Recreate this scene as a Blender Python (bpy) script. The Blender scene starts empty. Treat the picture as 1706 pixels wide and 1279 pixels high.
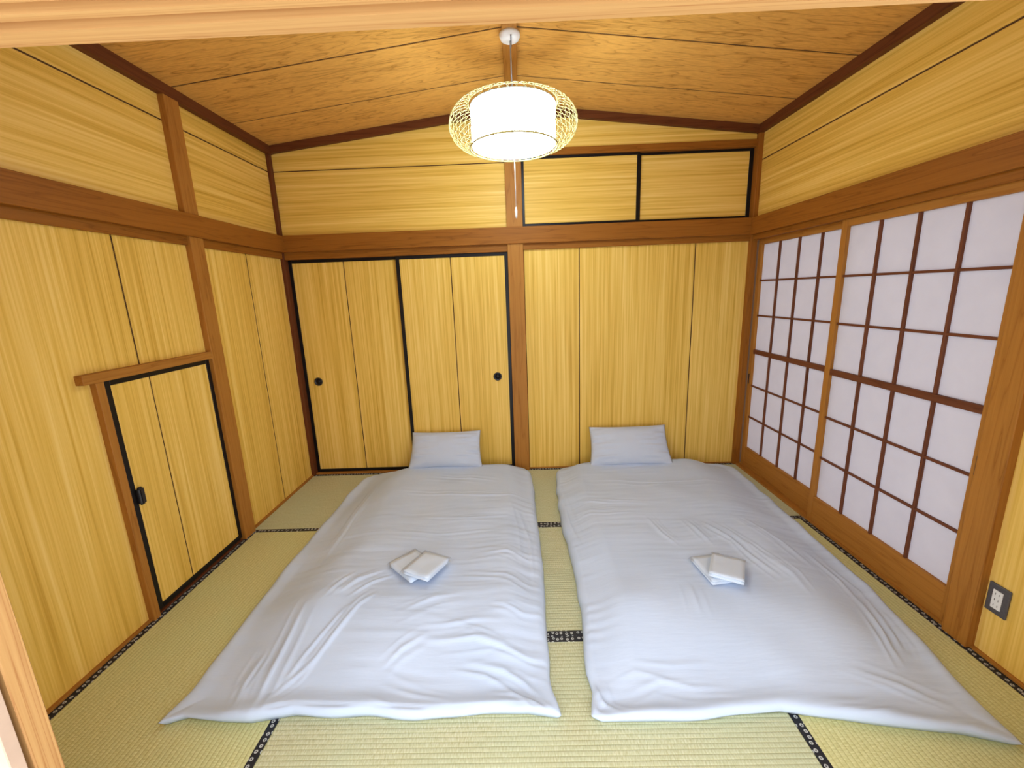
import bpy, bmesh, math, random
import numpy as np
from mathutils import Matrix, Vector

random.seed(7)
SC = bpy.context.scene
COL = SC.collection
PI = math.pi

# ------------------------------------------------------------------ camera
yaw, pitch, roll = -0.0193, -0.2124, -0.0363
fwd = Vector((math.sin(yaw)*math.cos(pitch), math.cos(yaw)*math.cos(pitch), math.sin(pitch)))
rgt = Vector((math.cos(yaw), -math.sin(yaw), 0))
upv = rgt.cross(fwd)
r2 = rgt*math.cos(roll)+upv*math.sin(roll)
u2 = -rgt*math.sin(roll)+upv*math.cos(roll)
cam = bpy.data.objects.new('camera', bpy.data.cameras.new('camera'))
COL.objects.link(cam)
M = Matrix((r2, u2, -fwd)).transposed().to_4x4()
M.translation = Vector((0.0012, -0.6538, 1.465))
cam.matrix_world = M
cam.data.sensor_width = 36
cam.data.lens = 36*698.373/1706
cam.data.clip_start = 0.02
SC.camera = cam

# ------------------------------------------------------------------ light
W = bpy.data.worlds.new('world'); SC.world = W
W.use_nodes = True
W.node_tree.nodes['Background'].inputs[0].default_value = (0.94, 0.96, 1.0, 1)
W.node_tree.nodes['Background'].inputs[1].default_value = 2.2
LAMP_POWER = 15.5          # emission of the pendant lamp's shade
LAMP_COLOR = (0.72, 0.88, 1.0, 1)
ar = bpy.data.lights.new('next_room_light', 'POINT')
ar.shadow_soft_size = 0.25; ar.energy = 9; ar.color = (1.0, 0.95, 0.90)
aro = bpy.data.objects.new('next_room_light', ar); COL.objects.link(aro)
aro.location = (0.1, -2.0, 2.35)
SC.view_settings.view_transform = 'Standard'
SC.view_settings.look = 'None'
SC.view_settings.gamma = 1.0
SC.view_settings.use_curve_mapping = False
SC.view_settings.exposure = 0.56

# ------------------------------------------------------------------ node helpers
def newmat(name):
    m = bpy.data.materials.new(name); m.use_nodes = True
    nt = m.node_tree
    b = nt.nodes['Principled BSDF']
    return m, nt, b
def N(nt, typ, **kw):
    n = nt.nodes.new(typ)
    for k, v in kw.items(): setattr(n, k, v)
    return n
def L(nt, a, b): nt.links.new(a, b)
def math_node(nt, op, a, b=None):
    n = N(nt, 'ShaderNodeMath', operation=op)
    for i, v in enumerate((a, b)):
        if v is None: continue
        if isinstance(v, (int, float)): n.inputs[i].default_value = v
        else: L(nt, v, n.inputs[i])
    return n.outputs[0]
def ramp(nt, fac, stops, interp='LINEAR'):
    n = N(nt, 'ShaderNodeValToRGB'); cr = n.color_ramp; cr.interpolation = interp
    while len(cr.elements) < len(stops): cr.elements.new(0.5)
    for e, (p, c) in zip(cr.elements, stops):
        e.position = p; e.color = (*c, 1) if len(c) == 3 else c
    L(nt, fac, n.inputs[0]); return n.outputs[0]
def mixc(nt, fac, a, b, blend='MIX'):
    n = N(nt, 'ShaderNodeMix', data_type='RGBA', blend_type=blend)
    for i, v in ((0, fac), (6, a), (7, b)):
        if isinstance(v, (int, float)): n.inputs[i].default_value = v
        elif isinstance(v, tuple): n.inputs[i].default_value = (*v, 1)
        else: L(nt, v, n.inputs[i])
    return n.outputs[2]
def coords(nt, scale, rnd=True):
    tc = N(nt, 'ShaderNodeTexCoord'); mp = N(nt, 'ShaderNodeMapping')
    mp.inputs['Scale'].default_value = scale
    if rnd:
        oi = N(nt, 'ShaderNodeObjectInfo')
        cb = N(nt, 'ShaderNodeCombineXYZ')
        for i, k in enumerate((37.0, 23.0, 51.0)):
            L(nt, math_node(nt, 'MULTIPLY', oi.outputs['Random'], k), cb.inputs[i])
        L(nt, cb.outputs[0], mp.inputs['Location'])
    L(nt, tc.outputs['Object'], mp.inputs['Vector'])
    return mp.outputs[0]
def noise(nt, vec, scale=1.0, detail=3.0, rough=0.55):
    n = N(nt, 'ShaderNodeTexNoise'); n.inputs['Scale'].default_value = scale
    n.inputs['Detail'].default_value = detail; n.inputs['Roughness'].default_value = rough
    L(nt, vec, n.inputs['Vector']); return n.outputs['Fac']
def bump(nt, b, h, strength=0.2, dist=0.002):
    n = N(nt, 'ShaderNodeBump'); n.inputs['Strength'].default_value = strength
    n.inputs['Distance'].default_value = dist
    L(nt, h, n.inputs['Height']); L(nt, n.outputs[0], b.inputs['Normal'])

def axis_scale(axis, along, across):
    return tuple(along if 'XYZ'[i] == axis else across for i in range(3))

def veneer(name, axis, cols, rough=0.42):
    """straight-grained veneer: broad soft streaks plus fine lines along `axis`"""
    m, nt, b = newmat(name)
    f1 = noise(nt, coords(nt, axis_scale(axis, 0.45, 11)), 1.0, 3, 0.6)
    f2 = noise(nt, coords(nt, axis_scale(axis, 0.9, 70)), 1.0, 2, 0.6)
    f3 = noise(nt, coords(nt, axis_scale(axis, 3.0, 300)), 1.0, 2, 0.6)
    s = math_node(nt, 'ADD', math_node(nt, 'MULTIPLY', f1, 0.36), math_node(nt, 'MULTIPLY', f2, 0.52))
    s = math_node(nt, 'ADD', s, math_node(nt, 'MULTIPLY', f3, 0.12))
    c = ramp(nt, s, [(0.34, cols[0]), (0.48, cols[1]), (0.58, cols[2]), (0.70, cols[3])])
    L(nt, c, b.inputs['Base Color']); b.inputs['Roughness'].default_value = rough
    b.inputs['Specular IOR Level'].default_value = 0.15
    bump(nt, b, s, 0.08, 0.001)
    return m

def figured(name, axis, base, dark, k=16, stretch=(0.9, 5.5), rough=0.5):
    """wood with contour-like cathedral figure along `axis`"""
    m, nt, b = newmat(name)
    v = coords(nt, axis_scale(axis, *stretch))
    n1 = noise(nt, v, 1.0, 3.0, 0.6)
    t = math_node(nt, 'FRACT', math_node(nt, 'MULTIPLY', n1, k))
    f3 = noise(nt, coords(nt, axis_scale(axis, 4.0, 200)), 1.0, 2, 0.6)
    c = ramp(nt, t, [(0.0, dark), (0.16, base), (0.75, base), (1.0, tuple(0.55*a+0.45*d for a, d in zip(base, dark)))])
    f4 = noise(nt, coords(nt, axis_scale(axis, 0.5, 6)), 1.0, 2, 0.5)
    c = mixc(nt, ramp(nt, f3, [(0.35, (0, 0, 0)), (0.75, (0.5, 0.5, 0.5))]), c, dark)
    c = mixc(nt, ramp(nt, f4, [(0.3, (0.0,)*3), (0.7, (0.4,)*3)]), c, tuple(min(1, x*1.25) for x in base))
    L(nt, c, b.inputs['Base Color']); b.inputs['Roughness'].default_value = rough
    b.inputs['Specular IOR Level'].default_value = 0.15
    bump(nt, b, t, 0.06, 0.001)
    return m

def plain(name, col, rough=0.5, spec=0.4, var=0.0, scale=20):
    m, nt, b = newmat(name)
    if var:
        f = noise(nt, coords(nt, (scale,)*3), 1, 3)
        c = mixc(nt, ramp(nt, f, [(0.3, (0,)*3), (0.7, (1,)*3)]), tuple(x*(1-var) for x in col), tuple(min(1, x*(1+var)) for x in col))
        L(nt, c, b.inputs['Base Color'])
    else: b.inputs['Base Color'].default_value = (*col, 1)
    b.inputs['Roughness'].default_value = rough; b.inputs['Specular IOR Level'].default_value = spec
    return m

YEL = [(0.56, 0.325, 0.045), (0.73, 0.46, 0.088), (0.82, 0.55, 0.14), (0.88, 0.63, 0.205)]
MAT = {}
for ax in 'XYZ': MAT['veneer'+ax] = veneer('oak_veneer_'+ax, ax, YEL)
for ax in 'XYZ':
    MAT['timber'+ax] = figured('brown_timber_'+ax, ax, (0.385, 0.165, 0.030), (0.25, 0.092, 0.013), 9, (0.5, 9))
    MAT['rail'+ax] = figured('rail_timber_'+ax, ax, (0.29, 0.105, 0.013), (0.18, 0.058, 0.006), 9, (0.5, 9))
    MAT['dark'+ax] = figured('dark_timber_'+ax, ax, (0.135, 0.04, 0.012), (0.075, 0.02, 0.006), 8, (0.5, 9))
    MAT['shojiwood'+ax] = figured('shoji_timber_'+ax, ax, (0.15, 0.05, 0.022), (0.09, 0.028, 0.012), 8, (0.5, 9))
    MAT['pale'+ax] = figured('pale_timber_'+ax, ax, (0.50, 0.285, 0.105), (0.29, 0.105, 0.028), 9, (0.3, 22))
MAT['ceiling'] = figured('cedar_ceiling_board', 'X', (0.71, 0.37, 0.086), (0.31, 0.13, 0.02), 12, (0.62, 6.5))
MAT['groove'] = plain('groove_shade_brown', (0.10, 0.045, 0.012), 0.8)  # backing colour; its dark tone paints the shadow in the board gaps
MAT['lacquer'] = plain('black_lacquer', (0.009, 0.007, 0.007), 0.38, 0.22)
MAT['iron'] = plain('black_iron', (0.012, 0.010, 0.012), 0.45, 0.5, 0.3, 200)
MAT['plaster'] = plain('beige_door_paper', (0.52, 0.37, 0.27), 0.8, 0.2, 0.08, 12)
MAT['plastic'] = plain('white_plastic', (0.75, 0.75, 0.74), 0.4)
MAT['greyplate'] = plain('charcoal_plate', (0.075, 0.07, 0.075), 0.45, 0.5, 0.15, 150)
MAT['slot'] = plain('socket_slot_dark', (0.16, 0.15, 0.14), 0.6)
MAT['cord'] = plain('grey_cord', (0.35, 0.36, 0.40), 0.5)
MAT['seam'] = plain('canopy_slot', (0.10, 0.11, 0.14), 0.6)
MAT['bamboo'] = plain('pale_bamboo', (0.50, 0.42, 0.16), 0.5, 0.3, 0.1, 60)

def paper_mat():
    m, nt, b = newmat('shoji_paper')
    f = noise(nt, coords(nt, (9, 9, 9)), 1, 4)
    c = ramp(nt, f, [(0.3, (0.57, 0.55, 0.575)), (0.7, (0.62, 0.60, 0.62))])
    L(nt, c, b.inputs['Base Color']); b.inputs['Roughness'].default_value = 0.9
    b.inputs['Specular IOR Level'].default_value = 0.1
    tr = N(nt, 'ShaderNodeBsdfTranslucent'); tr.inputs[0].default_value = (0.78, 0.76, 0.82, 1)
    mx = N(nt, 'ShaderNodeMixShader'); mx.inputs[0].default_value = 0.30
    L(nt, b.outputs[0], mx.inputs[1]); L(nt, tr.outputs[0], mx.inputs[2])
    L(nt, mx.outputs[0], nt.nodes['Material Output'].inputs[0])
    return m
MAT['paper'] = paper_mat()

def tatami_mat(name, tint):
    m, nt, b = newmat(name)
    tc = N(nt, 'ShaderNodeTexCoord'); sp = N(nt, 'ShaderNodeSeparateXYZ'); L(nt, tc.outputs['Object'], sp.inputs[0])
    rib = math_node(nt, 'MULTIPLY', sp.outputs[1], 1/0.0165)
    rf = math_node(nt, 'FRACT', rib)
    ribh = math_node(nt, 'SUBTRACT', 1.0, math_node(nt, 'POWER', math_node(nt, 'ABSOLUTE', math_node(nt, 'SUBTRACT', math_node(nt, 'MULTIPLY', rf, 2.0), 1.0)), 3.0))
    fl = math_node(nt, 'FLOOR', rib)
    # rush stems cross the ribs: each rib row is shifted against the next
    sx = math_node(nt, 'ADD', math_node(nt, 'MULTIPLY', sp.outputs[0], 1/0.011), math_node(nt, 'MULTIPLY', fl, 0.5))
    stem = math_node(nt, 'ABSOLUTE', math_node(nt, 'SUBTRACT', math_node(nt, 'FRACT', sx), 0.5))
    cb = N(nt, 'ShaderNodeCombineXYZ'); L(nt, math_node(nt, 'MULTIPLY', sp.outputs[0], 260), cb.inputs[0]); L(nt, math_node(nt, 'MULTIPLY', rib, 0.9), cb.inputs[1])
    n1 = noise(nt, cb.outputs[0], 1, 2)
    n2 = noise(nt, coords(nt, (2.2, 2.2, 2.2)), 1, 3)
    c = ramp(nt, n1, [(0.28, (0.46, 0.43, 0.19)), (0.5, (0.58, 0.555, 0.28)), (0.72, (0.68, 0.655, 0.38))])
    c = mixc(nt, ramp(nt, n2, [(0.35, (0,)*3), (0.65, (0.55,)*3)]), c, (0.52, 0.58, 0.32))
    c = mixc(nt, ramp(nt, ribh, [(0.0, (0.62,)*3), (0.5, (0,)*3)]), c, (0.38, 0.35, 0.13))
    c = mixc(nt, math_node(nt, 'MULTIPLY', math_node(nt, 'POWER', math_node(nt, 'MULTIPLY', stem, 2.0), 4.0), 0.30), c, (0.40, 0.36, 0.13))
    c = mixc(nt, 1.0, c, tint, 'MULTIPLY')
    L(nt, c, b.inputs['Base Color']); b.inputs['Roughness'].default_value = 0.62
    b.inputs['Specular IOR Level'].default_value = 0.25
    h = math_node(nt, 'ADD', ribh, math_node(nt, 'MULTIPLY', math_node(nt, 'SUBTRACT', 0.5, stem), 0.5))
    bump(nt, b, h, 0.55, 0.0022)
    return m
MAT['tatami'] = tatami_mat('woven_rush', (0.97, 1.0, 1.22))
MAT['tatami_yellow'] = tatami_mat('woven_rush_yellow', (1.10, 1.09, 1.02))  # same weave in a yellower tint, for the mats along both side walls

def heri_mat():
    m, nt, b = newmat('black_brocade_border')
    def rings(scale, seed, rr):
        tc = N(nt, 'ShaderNodeTexCoord'); mp = N(nt, 'ShaderNodeMapping')
        mp.inputs['Scale'].default_value = (scale, scale, 0); mp.inputs['Location'].default_value = seed
        L(nt, tc.outputs['Object'], mp.inputs['Vector'])
        vo = N(nt, 'ShaderNodeTexVoronoi', voronoi_dimensions='2D'); vo.inputs['Scale'].default_value = 1
        vo.inputs['Randomness'].default_value = 0.45
        L(nt, mp.outputs[0], vo.inputs['Vector'])
        return ramp(nt, vo.outputs['Distance'], [(0.0, (0,)*3), (rr*0.30, (0,)*3), (rr*0.42, (1,)*3), (rr*0.9, (1,)*3), (rr, (0,)*3)])
    a = rings(46, (0.3, 0.2, 0), 0.30)
    c2 = mixc(nt, a, (0.006, 0.008, 0.014), (0.48, 0.50, 0.48))
    L(nt, c2, b.inputs['Base Color']); b.inputs['Roughness'].default_value = 0.6
    return m
MAT['heri'] = heri_mat()

def cloth(name, cols, sc=1.0, strength=0.25, dist=0.003):
    m, nt, b = newmat(name)
    f = noise(nt, coords(nt, (3, 3, 3)), 1, 3)
    L(nt, ramp(nt, f, [(0.3, cols[0]), (0.7, cols[1])]), b.inputs['Base Color'])
    b.inputs['Roughness'].default_value = 0.85; b.inputs['Specular IOR Level'].default_value = 0.15
    w = noise(nt, coords(nt, (10*sc, 75*sc, 40*sc), False), 1, 3, 0.6)
    bump(nt, b, w, strength, dist)
    return m
MAT['duvet'] = cloth('lilac_cotton', [(0.535, 0.635, 0.80), (0.575, 0.67, 0.83)])
MAT['pillow'] = cloth('lilac_cotton_pillow', [(0.51, 0.56, 0.66), (0.55, 0.60, 0.69)], 1.0, 0.12)
MAT['towel'] = cloth('white_towelling', [(0.74, 0.83, 0.95), (0.78, 0.86, 0.97)], 5, 0.2, 0.0003)

def plastic_film():
    m, nt, b = newmat('clear_wrapper')
    tr = N(nt, 'ShaderNodeBsdfTransparent'); tr.inputs[0].default_value = (0.97, 0.98, 0.99, 1)
    gl = N(nt, 'ShaderNodeBsdfGlossy'); gl.inputs['Roughness'].default_value = 0.18
    fr = N(nt, 'ShaderNodeFresnel'); fr.inputs[0].default_value = 1.45
    w = noise(nt, coords(nt, (40, 40, 40)), 1, 3)
    bp = N(nt, 'ShaderNodeBump'); bp.inputs['Strength'].default_value = 0.6; bp.inputs['Distance'].default_value = 0.004
    L(nt, w, bp.inputs['Height']); L(nt, bp.outputs[0], gl.inputs['Normal'])
    mx = N(nt, 'ShaderNodeMixShader'); L(nt, math_node(nt, 'MULTIPLY', fr.outputs[0], 0.35), mx.inputs[0])
    L(nt, tr.outputs[0], mx.inputs[1]); L(nt, gl.outputs[0], mx.inputs[2])
    L(nt, mx.outputs[0], nt.nodes['Material Output'].inputs[0])
    return m
MAT['film'] = plastic_film()

def glow(name, k):
    m, nt, b = newmat(name)
    b.inputs['Base Color'].default_value = (0.9, 0.9, 0.9, 1)
    b.inputs['Emission Color'].default_value = LAMP_COLOR
    b.inputs['Emission Strength'].default_value = k
    return m
MAT['shade'] = glow('lit_fabric_shade', LAMP_POWER)
MAT['diffuser'] = glow('lit_diffuser', LAMP_POWER)

# ------------------------------------------------------------------ object helpers
def props(o, label=None, cat=None, group=None, kind=None):
    if label: o['label'] = label
    if cat: o['category'] = cat
    if group: o['group'] = group
    if kind: o['kind'] = kind
    return o
def empty(name, loc, rz=0.0, parent=None):
    o = bpy.data.objects.new(name, None); COL.objects.link(o)
    o.location = loc; o.rotation_euler = (0, 0, rz); o.empty_display_size = 0.1
    if parent: o.parent = parent
    return o
def link(name, me, mat, parent=None, loc=(0, 0, 0)):
    o = bpy.data.objects.new(name, me); COL.objects.link(o)
    if not me.materials: me.materials.append(mat)
    o.location = loc
    if parent: o.parent = parent
    return o
_cache = {}
def box(name, x0, x1, y0, y1, z0, z1, mat, parent=None, bev=0.0015):
    """one bevelled block, its origin at its centre; alike blocks share mesh data"""
    d = (round(x1-x0, 4), round(y1-y0, 4), round(z1-z0, 4))
    key = (name, d, mat.name, bev)
    me = _cache.get(key)
    if me is None:
        bm = bmesh.new(); bmesh.ops.create_cube(bm, size=1)
        for v in bm.verts: v.co = Vector((v.co.x*d[0], v.co.y*d[1], v.co.z*d[2]))
        if bev: bmesh.ops.bevel(bm, geom=list(bm.edges), offset=min(bev, 0.3*min(d)), segments=1, affect='EDGES')
        me = bpy.data.meshes.new(name); bm.to_mesh(me); bm.free(); _cache[key] = me
    return link(name, me, mat, parent, ((x0+x1)/2, (y0+y1)/2, (z0+z1)/2))
def multibox(name, boxes, mat, parent=None):
    bm = bmesh.new()
    for (x0, x1, y0, y1, z0, z1) in boxes:
        r = bmesh.ops.create_cube(bm, size=1)
        for v in r['verts']:
            v.co = Vector(((x0+x1)/2+v.co.x*(x1-x0), (y0+y1)/2+v.co.y*(y1-y0), (z0+z1)/2+v.co.z*(z1-z0)))
    me = bpy.data.meshes.new(name); bm.to_mesh(me); bm.free()
    return link(name, me, mat, parent)
def prism(name, poly, a, b, mat, parent=None, axis='Y', bev=0.001):
    """polygon in XZ extruded along Y (or polygon in YZ extruded along X) from a to b"""
    bm = bmesh.new()
    cx = sum(p[0] for p in poly)/len(poly); cz = sum(p[1] for p in poly)/len(poly); cy = (a+b)/2
    fs = [[bm.verts.new((p[0]-cx, y-cy, p[1]-cz) if axis == 'Y' else (y-cy, p[0]-cx, p[1]-cz)) for p in poly] for y in (a, b)]
    bm.faces.new(fs[0]); bm.faces.new(fs[1][::-1])
    n = len(poly)
    for i in range(n): bm.faces.new((fs[0][(i+1) % n], fs[0][i], fs[1][i], fs[1][(i+1) % n]))
    bmesh.ops.recalc_face_normals(bm, faces=bm.faces)
    if bev: bmesh.ops.bevel(bm, geom=list(bm.edges), offset=bev, segments=1, affect='EDGES')
    me = bpy.data.meshes.new(name); bm.to_mesh(me); bm.free()
    return link(name, me, mat, parent, (cx, cy, cz) if axis == 'Y' else (cy, cx, cz))
def lathe(name, prof, mat, parent=None, loc=(0, 0, 0), seg=48, axis='Z', smooth=True):
    bm = bmesh.new(); rings = []
    for (r, z) in prof:
        if r < 1e-6: rings.append([bm.verts.new((0, 0, z))])
        else: rings.append([bm.verts.new((r*math.cos(2*PI*k/seg), r*math.sin(2*PI*k/seg), z)) for k in range(seg)])
    for A, B in zip(rings, rings[1:]):
        for k in range(seg):
            k2 = (k+1) % seg
            if len(A) == 1 and len(B) > 1: bm.faces.new((A[0], B[k2], B[k]))
            elif len(B) == 1 and len(A) > 1: bm.faces.new((A[k], A[k2], B[0]))
            elif len(A) > 1: bm.faces.new((A[k], A[k2], B[k2], B[k]))
    bmesh.ops.recalc_face_normals(bm, faces=bm.faces)
    if axis == 'Y':
        for v in bm.verts: v.co = Vector((v.co.x, v.co.z, v.co.y))
        bmesh.ops.recalc_face_normals(bm, faces=bm.faces)
    me = bpy.data.meshes.new(name); bm.to_mesh(me); bm.free()
    if smooth:
        for p in me.polygons: p.use_smooth = True
    return link(name, me, mat, parent, loc)
def tubes(name, paths, rad, mat, parent=None, sides=5, closed=False, loc=(0, 0, 0)):
    vs, fs = [], []
    for path in paths:
        P = [Vector(p) for p in path]; n = len(P); base = len(vs)
        for i, p in enumerate(P):
            if closed: t = P[(i+1) % n]-P[i-1]
            else: t = P[min(i+1, n-1)]-P[max(i-1, 0)]
            t.normalize()
            a = t.orthogonal() if abs(t.z) > 0.95 else t.cross(Vector((0, 0, 1)))
            a.normalize(); b = t.cross(a)
            for k in range(sides):
                w = 2*PI*k/sides
                vs.append(p+rad*(math.cos(w)*a+math.sin(w)*b))
        m = n if closed else n-1
        for i in range(m):
            j = (i+1) % n
            for k in range(sides):
                k2 = (k+1) % sides
                fs.append((base+i*sides+k, base+i*sides+k2, base+j*sides+k2, base+j*sides+k))
        if not closed:
            fs.append(tuple(base+k for k in range(sides))[::-1]); fs.append(tuple(base+(n-1)*sides+k for k in range(sides)))
    me = bpy.data.meshes.new(name); me.from_pydata(vs, [], fs); me.update()
    for p in me.polygons: p.use_smooth = True
    return link(name, me, mat, parent, loc)
_trim = [0]
def trim(label, *dims, mat, bev=0.002, cat='timber'):
    _trim[0] += 1
    o = box('trim_%d' % _trim[0], *dims, mat, None, bev)
    return props(o, label, cat, None, 'structure')

HW, D = 1.80, 2.70
def zc(x): return 2.575+0.114*(HW-abs(x))

# ------------------------------------------------------------------ room shell
props(box('floor', -1.95, 1.95, -0.15, 2.9, -0.10, -0.056, MAT['groove'], None, 0), 'timber subfloor beneath the tatami mats', 'floor', None, 'structure')

# back wall
wb = multibox('wall_back', [(-1.9, 1.9, 2.78, 2.86, -0.05, 2.95),
                            (0.06, 1.80, 2.7045, 2.78, 0.0, 1.84),
                            (-1.80, -0.06, 2.7045, 2.78, 1.83, 2.60),
                            (0.06, 1.80, 2.7045, 2.78, 2.45, 2.60)], MAT['groove'])
props(wb, 'back wall of yellow veneer panels behind the two futons', 'wall', None, 'structure')
G = 0.0042
for a, b in ((0.06, 0.487), (0.487, 1.372), (1.372, 1.80)):
    box('panel', a+G, b-G, 2.70, 2.7045, 0.0, 1.80, MAT['veneerZ'], wb)
box('panel', -1.80, -0.06, 2.70, 2.7045, 1.94, 2.404, MAT['veneerX'], wb)
prism('panel', [(-1.8, 2.411), (-0.0, 2.411), (-0.0, zc(0)), (-1.8, zc(-1.8))], 2.70, 2.7045, MAT['veneerX'], wb)
prism('panel', [(0.0, 2.47), (1.8, 2.47), (1.8, zc(1.8)), (0.0, zc(0))], 2.70, 2.7045, MAT['veneerX'], wb)
# left wall
wl = multibox('wall_left', [(-1.90, -1.8045, -0.1, 2.86, -0.05, 2.95)], MAT['groove'])
props(wl, 'left wall of yellow veneer panels with a low closet door', 'wall', None, 'structure')
def lpanel(y0, y1, z0, z1, g): return box('panel', -1.8045, -1.80, y0+0.0055, y1-0.0055, z0+G, z1-G, MAT['veneer'+g], wl)
lpanel(-0.05, 0.38, 0.0, 1.80, 'Z')
prism('panel', [(0.383, 0.0), (1.09, 0.0), (1.09, 1.17), (1.286, 1.17), (1.286, 1.80), (0.383, 1.80)], -1.8045, -1.80, MAT['veneerZ'], wl, 'X')
lpanel(1.290, 1.76, 1.165, 1.80, 'Z')
for a, b in ((1.78, 2.243), (2.243, 2.70)): lpanel(a, b, 0.0, 1.80, 'Z')
for a, b in ((-0.05, 1.77), (1.77, 2.70)):
    lpanel(a, b, 1.93, 2.403, 'Y'); lpanel(a, b, 2.403, 2.60, 'Y')
# right wall
wr = multibox('wall_right', [(1.8045, 1.90, -0.1, 0.88, -0.05, 2.95), (1.8045, 1.90, 0.88, 2.86, 1.82, 2.95), (1.8045, 1.90, 2.69, 2.86, -0.05, 1.85)], MAT['groove'])
props(wr, 'right wall with paper sliding doors and veneer panels above', 'wall', None, 'structure')
def rpanel(y0, y1, z0, z1, g): return box('panel', 1.80, 1.8045, y0+G, y1-G, z0+G, z1-G, MAT['veneer'+g], wr)
rpanel(-0.05, 0.86, 0.0, 1.82, 'Z')
rpanel(-0.05, 2.70, 1.93, 2.345, 'Y'); rpanel(-0.05, 2.70, 2.345, 2.60, 'Y')
# front wall: lintel, jambs and slid-open doors of the opening the picture is taken through
wf = multibox('wall_front', [(-1.85, -1.00, -0.038, -0.002, -0.05, 1.84), (1.10, 1.85, -0.038, -0.002, -0.05, 1.84),
                             (-1.85, 1.85, -0.05, 0.0, 1.94, 2.90)], MAT['veneerX'])
props(wf, 'front wall above and beside the wide doorway', 'wall', None, 'structure')

# ceiling: two shallow slopes of cedar boards that meet in a ridge
ce = multibox('ceiling', [(-1.95, 1.95, -0.2, 2.9, 2.86, 2.95)], MAT['groove'])
props(ce, 'shallow boat-shaped ceiling of brown cedar boards', 'ceiling', None, 'structure')
for s in (-1, 1):
    bk = prism('backing', [(s*1.9, zc(1.9)+0.0035), (0, zc(0)+0.0035), (0, 2.86), (s*1.9, 2.86)], -0.05, 2.78, MAT['groove'], ce, bev=0)
    ys = (-0.05, 0.32, 0.81, 1.30, 1.79, 2.275, 2.72)
    for a, b in zip(ys, ys[1:]):
        prism('board', [(s*1.82, zc(1.82)), (0, zc(0)), (0, zc(0)+0.0036), (s*1.82, zc(1.82)+0.0036)], a+0.006, b-0.006, MAT['ceiling'], ce)
trim('ridge beam along the peak of the board ceiling', -0.034, 0.042, 0.0, 2.70, 2.745, 2.80, mat=MAT['timberY'], cat='beam')

# ceiling edge mouldings
for s, w in ((-1, 'left'), (1, 'right')):
    trim('dark moulding where the ceiling meets the %s wall' % w, min(s*1.765, s*1.82), max(s*1.765, s*1.82), -0.05, 2.70, 2.522, 2.592, mat=MAT['darkY'], cat='moulding')
    _trim[0] += 1
    o = prism('trim_%d' % _trim[0], [(s*1.80, zc(1.8)-0.052), (0, zc(0)-0.052), (0, zc(0)+0.005), (s*1.80, zc(1.8)+0.005)], 2.668, 2.715, MAT['darkX'])
    props(o, 'sloping dark moulding above the back wall, %s of the lamp' % w, 'moulding', None, 'structure')

# posts
trim('square brown post in the middle of the back wall', -0.06, 0.06, 2.668, 2.78, 0.0, 2.72, mat=MAT['timberZ'], cat='post')
trim('dark corner post between left and back walls', -1.81, -1.776, 2.662, 2.75, 0.0, 2.56, mat=MAT['darkZ'], cat='post')
trim('corner post between back wall and paper doors', 1.768, 1.815, 2.662, 2.75, 0.0, 2.56, mat=MAT['railZ'], cat='post')
trim('square brown post on the left wall beside the low door', -1.815, -1.767, 1.722, 1.822, 0.0, 2.56, mat=MAT['timberZ'], cat='post')
trim('broad brown post between paper doors and outlet', 1.767, 1.86, 0.80, 0.90, 0.0, 1.86, mat=MAT['timberZ'], cat='post')
# long picture-rail beams and the slimmer head rails under them
trim('broad horizontal rail along the back wall above the doors', -1.80, 1.80, 2.655, 2.70, 1.832, 1.952, mat=MAT['railX'], cat='rail')
trim('broad horizontal rail along the left wall', -1.80, -1.755, -0.05, 2.70, 1.830, 1.950, mat=MAT['railY'], cat='rail')
trim('broad horizontal rail above the paper sliding doors', 1.755, 1.80, -0.05, 2.70, 1.830, 1.950, mat=MAT['railY'], cat='rail')
trim('slim head rail above the tall black-framed doors', -1.80, -0.06, 2.682, 2.76, 1.778, 1.835, mat=MAT['railX'], cat='rail')
trim('slim head rail above the back wall panels', 0.06, 1.80, 2.682, 2.715, 1.788, 1.835, mat=MAT['railX'], cat='rail')
trim('slim rail above the low door on the left wall', -1.815, -1.782, -0.05, 1.722, 1.785, 1.835, mat=MAT['railY'], cat='rail')
trim('slim rail on the left wall near the corner', -1.815, -1.782, 1.822, 2.70, 1.785, 1.835, mat=MAT['railY'], cat='rail')
trim('head rail with grooves above the paper sliding doors', 1.778, 1.88, 0.88, 2.70, 1.792, 1.835, mat=MAT['railY'], cat='rail')
trim('head rail over the outlet beside the paper doors', 1.782, 1.815, -0.05, 0.80, 1.792, 1.835, mat=MAT['railY'], cat='rail')
trim('brown rail above the small high cupboard doors', 0.06, 1.80, 2.680, 2.76, 2.440, 2.487, mat=MAT['railX'], cat='rail')
# sills and wall-base strips
for s, w in ((-1, 'left'), (1, 'right')):
    runs = [(0.0, 1.04), (1.822, 2.70)] if s < 0 else [(0.0, 2.70)]
    o = multibox('baseboard_'+w, [(min(s*1.786, s*1.815), max(s*1.786, s*1.815), a, b, -0.05, 0.012) for a, b in runs], MAT['timberY'])
    props(o, 'thin wood strip along the foot of the %s wall' % w, 'baseboard', None, 'structure')
o = box('baseboard_back', -1.786, 1.786, 2.692, 2.78, -0.05, 0.010, MAT['timberX'])
props(o, 'thin wood sill along the foot of the back wall', 'baseboard', None, 'structure')
trim('wooden floor track under the paper sliding doors', 1.80, 1.88, 0.90, 2.69, -0.05, 0.010, mat=MAT['timberY'], cat='sill')

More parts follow.
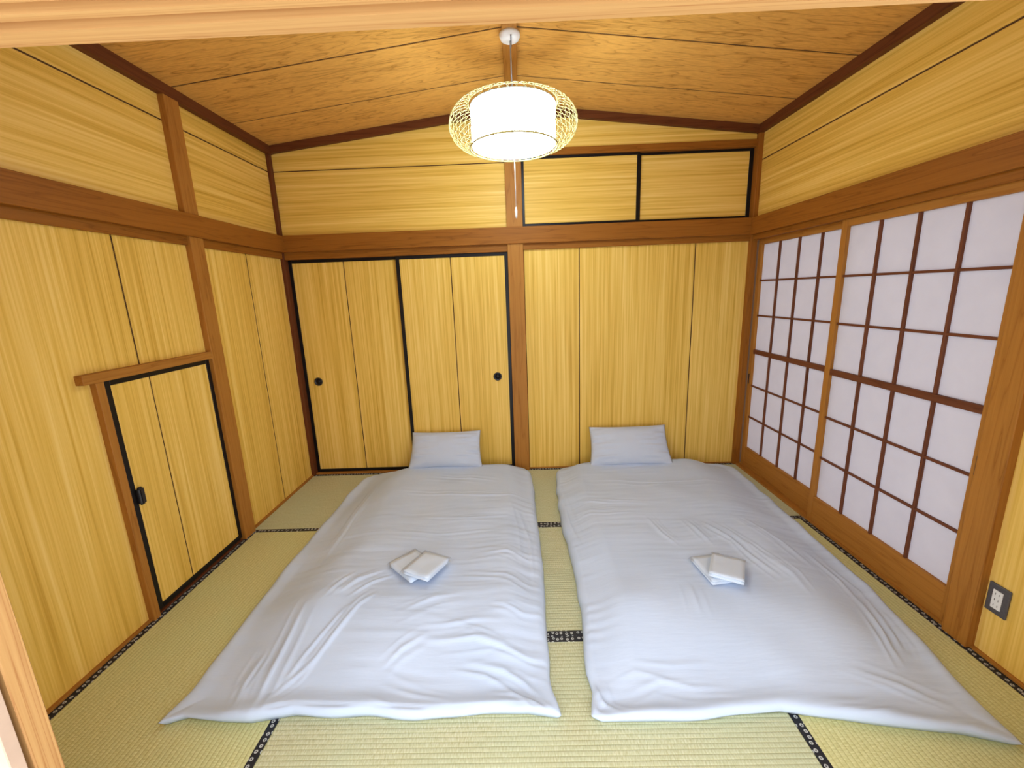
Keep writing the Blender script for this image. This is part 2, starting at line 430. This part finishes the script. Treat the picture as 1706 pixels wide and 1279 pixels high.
# doorway in the foreground
_trim[0] += 1
o = multibox('trim_%d' % _trim[0], [(-1.8, 1.8, -0.031, 0.0, 1.820, 1.95), (-1.8, 1.8, -0.051, -0.031, 1.833, 1.95), (-1.8, 1.8, -0.064, -0.051, 1.820, 1.95),
                                    (-1.8, 1.8, -0.084, -0.064, 1.833, 1.95), (-1.8, 1.8, -0.120, -0.084, 1.820, 1.95)], MAT['paleX'])
props(o, 'pale grooved lintel across the top of the picture', 'lintel', None, 'structure')
trim('pale door post at the lower left edge of the picture', -1.04, -0.94, -0.041, 0.0, 0.0, 1.82, mat=MAT['paleZ'], cat='post')
trim('door post at the right end of the doorway', 1.10, 1.20, -0.041, 0.0, 0.0, 1.82, mat=MAT['paleZ'], cat='post')

# ------------------------------------------------------------------ sliding doors
def struct_root(name, label, cat, loc, rz):
    return props(empty(name, loc, rz), label, cat, None, 'structure')
def round_pull(parent, x, z, y=-0.003):
    p = lathe('pull', [(0.0, 0.004), (0.022, 0.004), (0.026, -0.004), (0.032, -0.004), (0.034, 0.0), (0.034, 0.006)], MAT['iron'], parent, (x, y, z), 32, 'Y')
    lathe('pull_dish', [(0.0, 0.0), (0.019, 0.0), (0.020, 0.004)], MAT['lacquer'], p, (0, 0.001, 0), 24, 'Y')
    return p
def framed_door(name, label, loc, rz, w, h, fw, seams, grain, th=0.02, fr=(None, None, None, None)):
    """black lacquer frame round veneer boards; local X across, front towards -Y"""
    r = struct_root(name, label, 'door', loc, rz)
    fl, fr_, fb, ft = [fw if q is None else q for q in fr]
    lm = MAT['lacquer']
    box('stile', 0, fl, 0, th, 0, h, lm, r); box('stile', w-fr_, w, 0, th, 0, h, lm, r)
    box('rail', fl, w-fr_, 0, th, h-ft, h, lm, r); box('rail', fl, w-fr_, 0, th, 0, fb, lm, r)
    xs = [fl]+list(seams)+[w-fr_]
    for i, (a, b) in enumerate(zip(xs, xs[1:])):
        box('board', a+(0.0036 if i else 0), b-(0.0036 if i < len(xs)-2 else 0), 0.003, 0.0065, fb, h-ft, MAT['veneer'+grain], r)
    box('backing', fl, w-fr_, 0.0065, th-0.002, fb, h-ft, MAT['groove'], r, 0)
    return r
d = framed_door('door_1', 'tall black-framed sliding closet door nearest the left corner', (-1.776, 2.722, 0.012), 0, 0.874, 1.768, 0.026, [0.430], 'Z')
round_pull(d, 0.112, 0.797)
d = framed_door('door_2', 'tall black-framed sliding closet door beside the middle post', (-0.928, 2.697, 0.012), 0, 0.868, 1.768, 0.028, [0.424], 'Z')
round_pull(d, 0.750, 0.797)
framed_door('door_3', 'small high cupboard door behind the lamp cord', (0.060, 2.700, 1.955), 0, 0.872, 0.487, 0.020, [], 'X')
framed_door('door_4', 'small high cupboard door in the right corner', (0.918, 2.722, 1.955), 0, 0.852, 0.487, 0.020, [], 'X', fr=(0.03, 0.03, None, None))
# low door on the left wall
trim('dark track at the foot of the low closet door', -1.812, -1.786, 1.04, 1.822, -0.05, 0.003, mat=MAT['darkY'], cat='sill')
d = framed_door('door_5', 'low black-framed closet door on the left wall', (-1.790, 1.092, 0.015), PI/2, 0.630, 1.145, 0.026, [0.228], 'Z')
bm = bmesh.new(); bmesh.ops.create_cube(bm, size=1)
for v in bm.verts: v.co = Vector((v.co.x*0.034, v.co.y*0.026, v.co.z*0.085))
bmesh.ops.bevel(bm, geom=list(bm.edges), offset=0.009, segments=3, affect='EDGES')
me = bpy.data.meshes.new('pull'); bm.to_mesh(me); bm.free()
link('pull', me, MAT['iron'], d, (0.036, -0.008, 0.590))
trim('short head rail over the low closet door', -1.815, -1.766, 0.986, 1.722, 1.160, 1.201, mat=MAT['timberY'], cat='rail')
trim('door jamb at the near side of the low closet door', -1.815, -1.772, 1.040, 1.076, 0.0, 1.160, mat=MAT['timberZ'], cat='post')
# door slid open behind the left foreground post
r = struct_root('door_6', 'beige sliding door slid open at the lower left edge', 'door', (-1.80, -0.074, 0.0), 0)
box('panel', 0.0, 0.845, 0.003, 0.020, 0.02, 1.80, MAT['plaster'], r)
box('stile', 0.845, 0.864, 0, 0.022, 0.02, 1.80, MAT['plaster'], r)

def shoji(name, label, loc, rz, w, h, pull_x):
    """paper sliding door, local X across, front towards -Y"""
    r = struct_root(name, label, 'door', loc, rz)
    st, tr, th = 0.040, 0.040, 0.030
    zb, zm0, zm1, zt = 0.160, 0.928, 0.962, h-tr
    wz, wx = MAT['shojiwoodZ'], MAT['shojiwoodX']
    s1 = box('stile', 0, st, 0, th, 0, h, MAT['timberZ'], r); s2 = box('stile', w-st, w, 0, th, 0, h, MAT['timberZ'], r)
    box('rail', st, w-st, 0.002, th-0.002, zt, h, MAT['timberX'], r)
    box('rail', st, w-st, 0.002, th-0.002, 0, zb, MAT['timberX'], r)
    box('rail', st, w-st, 0.004, th-0.004, zm0, zm1, wx, r)
    s = s1 if pull_x < w/2 else s2
    box('pull', pull_x-0.006-s.location.x, pull_x+0.006-s.location.x, -0.0175, -0.0145, 0.685-s.location.z, 0.765-s.location.z, MAT['iron'], s)
    m = 0.0062
    xs = [st+(w-2*st)*k/4 for k in range(5)]
    bands = [(zb, zm0), (zm1, zt)]
    for (a, b) in bands:
        for x in xs[1:4]: box('muntin', x-m, x+m, 0.006, 0.020, a, b, wz, r, 0.001)
        zs = [a+(b-a)*k/3 for k in range(4)]
        for z in zs[1:3]: box('muntin', st, w-st, 0.008, 0.0195, z-m, z+m, wx, r, 0.001)
        for i in range(4):
            for j in range(3):
                box('paper_pane', xs[i], xs[i+1], 0.0200, 0.0212, zs[j], zs[j+1], MAT['paper'], r, 0)
    return r
shoji('door_7', 'paper-paned sliding door nearest the back corner', (1.828, 2.665, 0.010), -PI/2, 0.905, 1.785, 0.018)
shoji('door_8', 'paper-paned sliding door nearest the outlet', (1.796, 1.800, 0.010), -PI/2, 0.900, 1.785, 0.882)

# ------------------------------------------------------------------ tatami
def tatami(label, cx, cy, rz, ln, wd, mat='tatami'):
    r = props(empty('tatami_mat', (cx, cy, -0.055), rz), label, 'tatami mat', 'tatami mats covering the floor')
    box('rush_surface', -ln/2, ln/2, -wd/2, wd/2, 0.0, 0.055, MAT[mat], r, 0.002)
    for s in (-1, 1):
        a, b = s*wd/2, s*(wd/2-0.030)
        box('cloth_border', -ln/2, ln/2, min(a, b)+0.0005, max(a, b), 0.050, 0.0562, MAT['heri'], r, 0.0006)
    return r
g = 0.0008
tatami('tatami mat along the back wall at the left bed\'s head', -0.893, 2.246, 0, 1.786-g, 0.892-g)
tatami('tatami mat along the back wall at the right bed\'s head', 0.893, 2.246, 0, 1.786-g, 0.892-g)
tatami('tatami mat along the left wall, before the low door', -1.343, 0.90, PI/2, 1.80-g, 0.886-g, 'tatami_yellow')
tatami('tatami mat along the right wall, below the outlet', 1.343, 0.90, PI/2, 1.80-g, 0.886-g, 'tatami_yellow')
tatami('middle tatami mat mostly hidden under the two beds', 0, 1.35, 0, 1.80-g, 0.90-g)
tatami('tatami mat at the front between the feet of both beds', 0, 0.45, 0, 1.80-g, 0.90-g)

# ------------------------------------------------------------------ bedding
def vnoise(x, y, seed):
    rs = np.random.RandomState(seed); T = rs.rand(257, 257)
    xi = np.floor(x).astype(int); yi = np.floor(y).astype(int); fx = x-xi; fy = y-yi
    fx = fx*fx*(3-2*fx); fy = fy*fy*(3-2*fy)
    g = lambda i, j: T[np.mod(i, 257), np.mod(j, 257)]
    return ((g(xi, yi)*(1-fx)+g(xi+1, yi)*fx)*(1-fy)+(g(xi, yi+1)*(1-fx)+g(xi+1, yi+1)*fx)*fy)*2-1
def sst(u): u = np.clip(u, 0, 1); return u*u*(3-2*u)
def fold(X, Y, pts, w1, w2, h):
    """ridge along a polyline, steeper on one side, fading out at both ends"""
    P = np.array(pts, float); seg = np.linalg.norm(P[1:]-P[:-1], axis=1); tot = seg.sum(); run = 0
    best = np.full(X.shape, 1e9); sgn = np.ones(X.shape); par = np.zeros(X.shape)
    for a, b, l in zip(P, P[1:], seg):
        t = ((X-a[0])*(b-a)[0]+(Y-a[1])*(b-a)[1])/l**2; tcl = np.clip(t, 0, 1)
        dx = X-(a[0]+tcl*(b-a)[0]); dy = Y-(a[1]+tcl*(b-a)[1]); dd = np.hypot(dx, dy)
        sg = np.sign((b-a)[0]*dy-(b-a)[1]*dx); m = dd < best
        best = np.where(m, dd, best); sgn = np.where(m, sg, sgn); par = np.where(m, (run+tcl*l)/tot, par); run += l
    w = np.where(sgn > 0, w1, w2)
    return h*np.exp(-(best/w)**2)*np.sin(np.clip(par, 0, 1)*PI*0.9+0.15)
def duvet(label, left, right, front, back, H, wl, wr, wf, wb, folds, seed, seam=None, group='futon duvets'):
    nx, ny = 210, 310
    s, t = np.meshgrid(np.linspace(0, 1, nx), np.linspace(0, 1, ny))
    la = np.array(left); ra = np.array(right); fa = np.array(front); ba = np.array(back)
    x0 = la[0, 1]+(ra[0, 1]-la[0, 1])*s
    yf = np.interp(x0, fa[:, 0], fa[:, 1]); yb = np.interp(x0, ba[:, 0], ba[:, 1])
    Y = yf*(1-t)+yb*t
    xl = np.interp(Y, la[:, 0], la[:, 1]); xr = np.interp(Y, ra[:, 0], ra[:, 1])
    X = xl+(xr-xl)*s
    wd = xr-xl
    # small scallops of the hem
    hem = 0.008*vnoise(Y*9, X*0+1.5, seed+3)
    X = X+hem*((1-s)**6-s**6)
    Y = Y+0.010*vnoise(X*7, X*0+9.5, seed+4)*((1-t)**8)
    def prof(d, w, lip, lr):
        q = np.clip(d/lr, 0, 1)
        return lip*np.sqrt(np.clip(1-(1-q)**2, 0, 1))+(1-lip)*sst(d/w)
    dl, dr, df, db = s*wd, (1-s)*wd, Y-yf, yb-Y
    df = t*(yb-yf); db = (1-t)*(yb-yf)
    p = prof(dl, wl[0], wl[1], 0.04)*prof(dr, wr[0], wr[1], 0.04)*prof(df, wf[0], wf[1], 0.035)*prof(db, wb[0], wb[1], 0.05)
    Z = H*p
    inner = sst(dl/0.10)*sst(dr/0.06)*sst(df/0.06)*sst(db/0.05)
    Z += inner*(0.011*vnoise(X*3.1, Y*2.7, seed)+0.006*vnoise(X*6+3, Y*6, seed+1))
    # horizontal crinkles, gathered in patches
    warp = Y+0.030*vnoise(X*3.5, Y*4, seed+5)
    patch = np.clip(0.45+0.9*vnoise(X*2.1+7, Y*2.3, seed+6), 0, 1)
    cr = vnoise(X*4.5, warp*34, seed+7)
    Z += inner*patch*0.0020*cr+inner*patch*0.0008*vnoise(X*9, warp*75, seed+8)
    # tucks radiating from the side hems
    for side, dd in ((0, dl), (1, dr)):
        Z += 0.0022*np.exp(-(dd/0.12)**2)*sst(dd/0.03)*vnoise(X*2.0, Y*41+side*40, seed+9)
    fr = np.random.RandomState(seed+50); more = []
    for (pts, w1, w2, h) in folds:
        more.append((pts, w1*0.72, w2*0.72, h*0.80))
        P = np.array(pts); dvec = P[-1]-P[0]; nrm = np.array([-dvec[1], dvec[0]])/np.linalg.norm(dvec)
        for k in range(3):
            off = nrm*fr.uniform(0.018, 0.055)*fr.choice([-1, 1])+dvec*fr.uniform(-0.18, 0.18)
            more.append(((P+off+fr.uniform(-0.008, 0.008, P.shape)).tolist(), 0.0055, 0.011, h*fr.uniform(0.16, 0.34)))
    for f in more: Z += sst(dl/0.02)*sst(dr/0.02)*sst(df/0.02)*fold(X, Y, *f)
    if seam is not None:
        Z += -0.006*sum(fold(X, Y, [a, b], 0.006, 0.006, 1.0)*1.2 for a, b in zip(seam, seam[1:]))
    lift = 0.014+0.008*vnoise(X*5, Y*5, seed+11)+0.012*(1-sst(df/0.15))
    Z = np.maximum(Z, 0.0)+lift*(1-sst(np.minimum(np.minimum(dl, dr), np.minimum(df, db))/0.1))+0.004
    V = np.stack([X, Y, Z], -1).reshape(-1, 3)
    idx = np.arange(nx*ny).reshape(ny, nx)
    F = np.stack([idx[:-1, :-1], idx[:-1, 1:], idx[1:, 1:], idx[1:, :-1]], -1).reshape(-1, 4).tolist()
    loop = list(idx[0, :])+list(idx[1:, -1])+list(idx[-1, -2::-1])+list(idx[-2:0:-1, 0])
    c = V[loop].mean(0); low = V[loop].copy(); low[:, :2] = c[:2]+(low[:, :2]-c[:2])*0.985; low[:, 2] = 0.0015
    n0 = len(V); n = len(loop)
    V = np.vstack([V, low])
    for i in range(n):
        j = (i+1) % n
        F.append([int(loop[j]), int(loop[i]), n0+i, n0+j])
    F.append([n0+i for i in range(n)][::-1])
    V[:, 0] -= c[0]; V[:, 1] -= c[1]
    me = bpy.data.meshes.new('duvet'); me.from_pydata(V.tolist(), [], [[int(q) for q in f] for f in F]); me.update()
    for q in me.polygons: q.use_smooth = True
    o = link('duvet', me, MAT['duvet'], None, (c[0], c[1], 0.001))
    props(o, label, 'duvet', group)
    zg = V[:nx*ny, 2].reshape(ny, nx)
    def top(x, y):
        k = int(np.argmin((X-x)**2+(Y-y)**2)); return float(zg.reshape(-1)[k])
    return o, top

F1 = [([(-1.01, 1.0), (-1.0, 0.63), (-0.99, 0.55)], .010, .022, .012), ([(-0.70, 1.04), (-0.76, 0.98), (-0.84, 0.77), (-0.87, 0.66)], .010, .022, .013),
      ([(-1.08, 0.79), (-1.09, 0.66), (-1.07, 0.56)], .012, .022, .009), ([(-0.84, 0.76), (-0.88, 0.69), (-0.95, 0.60)], .010, .018, .008),
      ([(-1.10, 0.55), (-1.02, 0.51)], .010, .016, .006), ([(-0.88, 1.05), (-0.81, 1.14), (-0.71, 1.22)], .016, .008, .009),
      ([(-0.82, 1.03), (-0.74, 1.12), (-0.64, 1.19)], .015, .008, .008), ([(-0.94, 1.02), (-0.9, 1.12), (-0.84, 1.2)], .015, .010, .006),
      ([(-0.55, 0.94), (-0.41, 1.01), (-0.30, 1.03)], .020, .010, .007),
      ([(-0.36, 0.87), (-0.23, 0.89), (-0.12, 0.89)], .018, .009, .007), ([(-0.42, 0.80), (-0.22, 0.815), (-0.1, 0.78), (-0.01, 0.75), (0.09, 0.73)], .024, .010, .013),
      ([(-0.57, 0.70), (-0.51, 0.77), (-0.42, 0.83)], .018, .010, .008), ([(-0.24, 0.72), (-0.1, 0.69), (-0.02, 0.65), (0.03, 0.6), (0.09, 0.52)], .022, .010, .013),
      ([(-0.56, 0.64), (-0.43, 0.6), (-0.29, 0.57)], .020, .009, .007), ([(-0.14, 0.61), (-0.06, 0.6), (0.01, 0.57), (0.06, 0.53)], .014, .008, .008),
      ([(-0.15, 0.98), (-0.02, 0.94), (0.06, 0.95)], .016, .009, .007), ([(-0.66, 2.30), (-0.4, 2.27), (-0.2, 2.22)], .016, .009, .006),
      ([(-0.80, 2.05), (-0.3, 1.98), (0.0, 2.01)], .020, .010, .006), ([(-1.10, 1.30), (-1.10, 1.54), (-1.10, 1.81), (-1.10, 2.25)], .03, .02, .008),
      ([(-0.03, 1.80), (0.03, 1.49), (0.04, 1.12)], .016, .012, .007), ([(-0.6, 1.72), (-0.35, 1.69), (-0.1, 1.72)], .016, .010, .005),
      ([(-0.75, 1.55), (-0.5, 1.53), (-0.2, 1.56)], .016, .010, .004), ([(-0.25, 1.33), (-0.1, 1.35), (0.04, 1.30)], .016, .010, .006),
      ([(-0.28, 1.18), (-0.1, 1.16), (0.05, 1.10)], .016, .010, .006)]
dv1, top1 = duvet('rumpled pale lilac duvet on the bed beside the low door',
      [(0.3, -1.318), (0.78, -1.305), (1.13, -1.318), (1.78, -1.325), (2.30, -1.318), (2.50, -1.30), (2.64, -1.17), (2.7, -1.1)],
      [(0.3, 0.105), (0.53, 0.105), (0.62, 0.088), (0.78, 0.080), (1.1, 0.092), (1.6, 0.092), (2.2, 0.085), (2.5, 0.07), (2.64, 0.02), (2.7, -0.05)],
      [(-1.34, 0.512), (-1.25, 0.545), (-1.1, 0.528), (-1.0, 0.525), (-0.85, 0.548), (-0.7, 0.540), (-0.4, 0.527), (0.0, 0.538), (0.12, 0.518)],
      [(-1.34, 2.60), (-1.2, 2.64), (-0.9, 2.655), (-0.2, 2.655), (0.0, 2.65), (0.12, 2.62)],
      0.118, (0.42, 0.26), (0.20, 0.42), (0.55, 0.24), (0.16, 0.5), F1, 11,
      [(-0.95, 0.55), (-0.85, 0.568), (-0.6, 0.556), (-0.34, 0.543), (0.04, 0.556)])
F2 = [([(0.74, 1.64), (0.77, 1.48), (0.82, 1.36)], .010, .020, .009), ([(1.04, 1.58), (1.12, 1.42), (1.15, 1.28), (1.20, 1.12)], .012, .026, .013),
      ([(0.96, 1.60), (0.99, 1.42), (1.0, 1.36)], .012, .022, .008), ([(1.13, 1.52), (1.20, 1.34), (1.25, 1.15)], .012, .022, .008),
      ([(1.49, 1.35), (1.51, 1.13), (1.49, 0.97)], .014, .026, .010), ([(1.50, 1.0), (1.46, 0.84), (1.43, 0.76), (1.42, 0.70)], .011, .020, .014),
      ([(1.54, 0.99), (1.49, 0.80), (1.46, 0.74)], .010, .018, .010), ([(1.47, 0.47), (1.38, 0.44), (1.27, 0.44)], .015, .010, .008),
      ([(1.27, 0.53), (1.15, 0.50), (1.0, 0.50)], .020, .012, .008), ([(0.235, 0.65), (0.26, 0.57), (0.31, 0.53)], .010, .016, .014),
      ([(0.36, 0.60), (0.48, 0.64), (0.6, 0.61), (0.75, 0.61)], .022, .012, .008), ([(0.76, 1.06), (0.74, 0.9)], .012, .020, .007),
      ([(1.24, 1.27), (1.27, 1.12), (1.26, 0.98)], .012, .022, .007), ([(0.26, 2.02), (0.28, 1.67), (0.31, 1.45)], .014, .018, .008),
      ([(0.5, 2.20), (0.97, 2.12), (1.45, 2.15)], .016, .010, .005), ([(0.34, 1.90), (0.55, 1.84), (0.8, 1.82)], .016, .010, .006),
      ([(1.45, 0.54), (1.33, 0.61), (1.2, 0.66)], .022, .014, .009), ([(0.40, 0.71), (0.55, 0.69), (0.7, 0.70)], .018, .012, .005),
      ([(1.30, 1.62), (1.40, 1.42), (1.44, 1.2)], .012, .024, .008), ([(0.35, 1.72), (0.5, 1.70), (0.66, 1.71)], .014, .010, .005)]
dv2, top2 = duvet('rumpled pale lilac duvet on the bed beside the paper doors',
      [(0.3, 0.213), (0.52, 0.213), (0.62, 0.232), (0.70, 0.222), (1.04, 0.252), (1.35, 0.250), (1.77, 0.232), (2.2, 0.245), (2.52, 0.272), (2.64, 0.33), (2.7, 0.4)],
      [(0.3, 1.545), (0.42, 1.545), (0.64, 1.572), (1.14, 1.650), (1.70, 1.672), (2.3, 1.700), (2.52, 1.705), (2.64, 1.62), (2.7, 1.55)],
      [(0.20, 0.530), (0.24, 0.508), (0.5, 0.510), (0.7, 0.520), (0.86, 0.533), (1.05, 0.505), (1.22, 0.475), (1.40, 0.445), (1.56, 0.405)],
      [(0.20, 2.62), (0.4, 2.65), (0.6, 2.655), (1.3, 2.655), (1.56, 2.60)],
      0.115, (0.20, 0.42), (0.42, 0.26), (0.52, 0.24), (0.16, 0.5), F2, 37)

def pillow(label, c, rx, rz, w, h, th, seed, spin=0.0):
    n = 64; u, v = np.meshgrid(np.linspace(-1, 1, n), np.linspace(-1, 1, n))
    V = []; F = []
    pinx = 1-0.045*(1-v**2); piny = 1-0.06*(1-u**2)
    X = u*w/2*pinx*(1-0.03*v); Y = v*h/2*piny
    T = th/2*((1-np.abs(u)**2.6)*(1-np.abs(v)**2.6))**0.55
    edge = (1-np.abs(u)**8)*(1-np.abs(v)**8)
    wr = 0.022*vnoise(u*2.2+5, v*8, seed)*np.abs(u)**2*edge+0.004*vnoise(u*9, v*2.2, seed+1)*np.abs(v)**2*edge+0.004*vnoise(u*2.5, v*2.5, seed+2)*edge
    for sgn in (1, -1):
        Z = sgn*(T+wr)
        V.append(np.stack([X, Y, Z], -1).reshape(-1, 3))
    idx = np.arange(n*n).reshape(n, n)
    Q = np.stack([idx[:-1, :-1], idx[:-1, 1:], idx[1:, 1:], idx[1:, :-1]], -1).reshape(-1, 4)
    me = bpy.data.meshes.new('pillow')
    me.from_pydata(np.vstack(V).tolist(), [], Q.tolist()+(Q[:, ::-1]+n*n).tolist())
    bm = bmesh.new(); bm.from_mesh(me); bmesh.ops.remove_doubles(bm, verts=bm.verts, dist=0.0004); bm.to_mesh(me); bm.free()
    for q in me.polygons: q.use_smooth = True
    o = link('pillow', me, MAT['pillow'], None, c); o.rotation_euler = (Matrix.Rotation(rz, 3, 'Z') @ Matrix.Rotation(rx, 3, 'X') @ Matrix.Rotation(spin, 3, 'Z')).to_euler()
    return props(o, label, 'pillow', 'pillows at the bed heads')
pillow('pale lilac pillow propped against the black-framed closet door', (-0.620, 2.568, 0.242), math.radians(57), math.radians(-1), 0.585, 0.305, 0.14, 3, math.radians(0.5))
pillow('pale lilac pillow propped against the back wall panels', (0.862, 2.550, 0.238), math.radians(54), math.radians(-4), 0.63, 0.33, 0.14, 8, math.radians(1.5))

# ------------------------------------------------------------------ towels in clear wrappers
def towel_packet(label, x, y, z, rz, w, h, tilt=(0, 0), seed=1, group='wrapped towels on the beds'):
    r = props(empty('towel_packet', (x, y, z), rz), label, 'towel', group)
    r.rotation_euler = (tilt[0], tilt[1], rz)
    # folded cloth: three layers that turn round one edge
    bm = bmesh.new(); rs = np.random.RandomState(seed)
    for k, (ins, z0, z1) in enumerate(((0.0, 0.0, 0.0068), (0.004, 0.0058, 0.0128), (0.0015, 0.0118, 0.0195))):
        q = bmesh.ops.create_cube(bm, size=1); vs = q['verts']
        for v in vs: v.co = Vector((v.co.x*(w-2*ins), v.co.y*(h-ins)-ins/2, (z0+z1)/2+v.co.z*(z1-z0)))
        bmesh.ops.bevel(bm, geom=list({e for v in vs for e in v.link_edges}), offset=0.0030, segments=3, affect='EDGES')
    bmesh.ops.subdivide_edges(bm, edges=[e for e in bm.edges if e.calc_length() > 0.03], cuts=7, use_grid_fill=True)
    for v in bm.verts:
        nx = float(vnoise(np.array(v.co.x*22+seed*3.1), np.array(v.co.y*22), seed))
        v.co.z += 0.0035*nx*(v.co.z/0.0195)
    me = bpy.data.meshes.new('towel'); bm.to_mesh(me); bm.free()
    for p in me.polygons: p.use_smooth = True
    link('towel', me, MAT['towel'], r)
    # wrapper: crinkled film over the cloth with a flat margin
    n = 26; mw, mh = w/2+0.012, h/2+0.014
    u, v = np.meshgrid(np.linspace(-mw, mw, n), np.linspace(-mh, mh, n))
    d = np.minimum(w/2+0.004-np.abs(u), h/2+0.004-np.abs(v))
    Z = 0.002+0.0215*sst((d+0.006)/0.010)+0.0030*(vnoise(u*60+seed, v*60, seed+5)*0.5+0.5)
    vs = np.stack([u, v, Z], -1).reshape(-1, 3); idx = np.arange(n*n).reshape(n, n)
    Q = np.stack([idx[:-1, :-1], idx[:-1, 1:], idx[1:, 1:], idx[1:, :-1]], -1).reshape(-1, 4)
    me = bpy.data.meshes.new('clear_wrapper'); me.from_pydata(vs.tolist(), [], Q.tolist()); me.update()
    for p in me.polygons: p.use_smooth = True
    link('clear_wrapper', me, MAT['film'], r)
    return r
def rest(top, x, y, r=0.085): return max(top(x+r*i/3, y+r*j/3) for i in range(-3, 4) for j in range(-3, 4))+0.001
zt1 = rest(top1, -0.570, 1.225)
towel_packet('folded white towel lying under another on the left bed', -0.570, 1.225, zt1, math.radians(-43), 0.200, 0.158, (0, 0), 2)
towel_packet('folded white towel on top of another on the left bed', -0.492, 1.188, zt1+0.023, math.radians(65), 0.190, 0.155, (0, math.radians(3)), 5)
zt2 = rest(top2, 0.918, 1.148)
towel_packet('folded white towel lying under another on the right bed', 0.918, 1.148, zt2, math.radians(98), 0.190, 0.150, (0, 0), 9)
towel_packet('folded white towel on top of another on the right bed', 0.958, 1.122, zt2+0.023, math.radians(61), 0.190, 0.148, (0, math.radians(3)), 14)

# ------------------------------------------------------------------ outlet
r = props(empty('wall_outlet', (1.80, 0.755, 0.258), -PI/2), 'charcoal-framed power outlet low on the right wall', 'outlet')
box('cover_plate', -0.036, 0.036, -0.009, 0.0, -0.060, 0.060, MAT['greyplate'], r, 0.003)
ins = box('socket_insert', -0.0165, 0.0165, -0.0115, -0.008, -0.038, 0.038, MAT['plastic'], r, 0.0012)
for k in range(3):
    for s in (-1, 1):
        box('socket_slot', s*0.0063-0.0011, s*0.0063+0.0011, -0.0022, -0.0015, (k-1)*0.0235-0.0040, (k-1)*0.0235+0.0040, MAT['slot'], ins, 0)

# ------------------------------------------------------------------ pendant lamp
LX, LY = 0.010, 1.79
lamp = props(empty('pendant_lamp', (LX, LY, 2.22)), 'lit white drum lamp inside a woven bamboo basket', 'lamp')
zr = 2.745-2.22
cn = lathe('ceiling_cup', [(0.0, zr-0.030), (0.030, zr-0.030), (0.046, zr-0.024), (0.053, zr-0.010), (0.054, zr), (0.0, zr)], MAT['plastic'], lamp, (-0.004, 0, 0), 40)
box('cord_slot', 0.003, 0.009, -0.050, 0.050, zr-0.0325, zr-0.026, MAT['seam'], cn, 0)
tubes('cord', [[(-0.002, 0, zr-0.028), (-0.001, 0, 0.33), (0, 0, 0.20)]], 0.0035, MAT['cord'], lamp, 8)
lathe('shade', [(0.2215, 0.008), (0.2215, 0.195)], MAT['shade'], lamp, (0, 0, 0), 64)
lathe('diffuser', [(0.0, 0.010), (0.10, 0.010), (0.2185, 0.010)], MAT['diffuser'], lamp, (0, 0, 0), 64)
lathe('uplight_blocker', [(0.012, 0.186), (0.2185, 0.186)], MAT['plastic'], lamp, (0, 0, 0), 64)  # unseen opaque cap, added to keep the drum's light off the ceiling
for nm, z, rr in (('shade_ring', 0.008, 0.2220), ('shade_ring', 0.195, 0.2220)):
    tubes(nm, [[(rr*math.cos(2*PI*k/64), rr*math.sin(2*PI*k/64), z) for k in range(64)]], 0.0024, MAT['cord'], lamp, 6, True)
def brad(t):          # bulging profile of the basket, t from bottom 0 to top 1
    a = math.radians(-84+168*t)
    return 0.214+0.121*math.cos(a), 0.104+0.104*math.sin(a)
paths = []
NS = 50
for s in (-1, 1):
    for k in range(NS):
        th0 = 2*PI*k/NS; pth = []
        for i in range(19):
            t = i/18; rr, z = brad(t); th = th0+s*0.62*(t-0.5)
            rr += 0.0016*s
            pth.append((rr*math.cos(th), rr*math.sin(th), z))
        paths.append(pth)
lat = tubes('bamboo_lattice', paths, 0.0012, MAT['bamboo'], lamp, 4); lat['kind'] = 'stuff'
for t in (0.0, 1.0):
    rr, z = brad(t); rr += 0.006
    tubes('bamboo_rim', [[(rr*math.cos(2*PI*k/72), rr*math.sin(2*PI*k/72), z) for k in range(72)]], 0.0038, MAT['bamboo'], lamp, 6, True)
pc = tubes('pull_cord', [[(0, 0, 0.012), (0.001, 0, -0.15), (0.001, 0, -0.302)]], 0.0017, MAT['plastic'], lamp, 6)
lathe('pull_handle', [(0.0, 0.0), (0.004, 0.001), (0.0062, 0.010), (0.0068, 0.040), (0.0045, 0.050), (0.003, 0.056), (0.0, 0.056)], MAT['plastic'], pc, (0.001, 0, -0.352), 16)
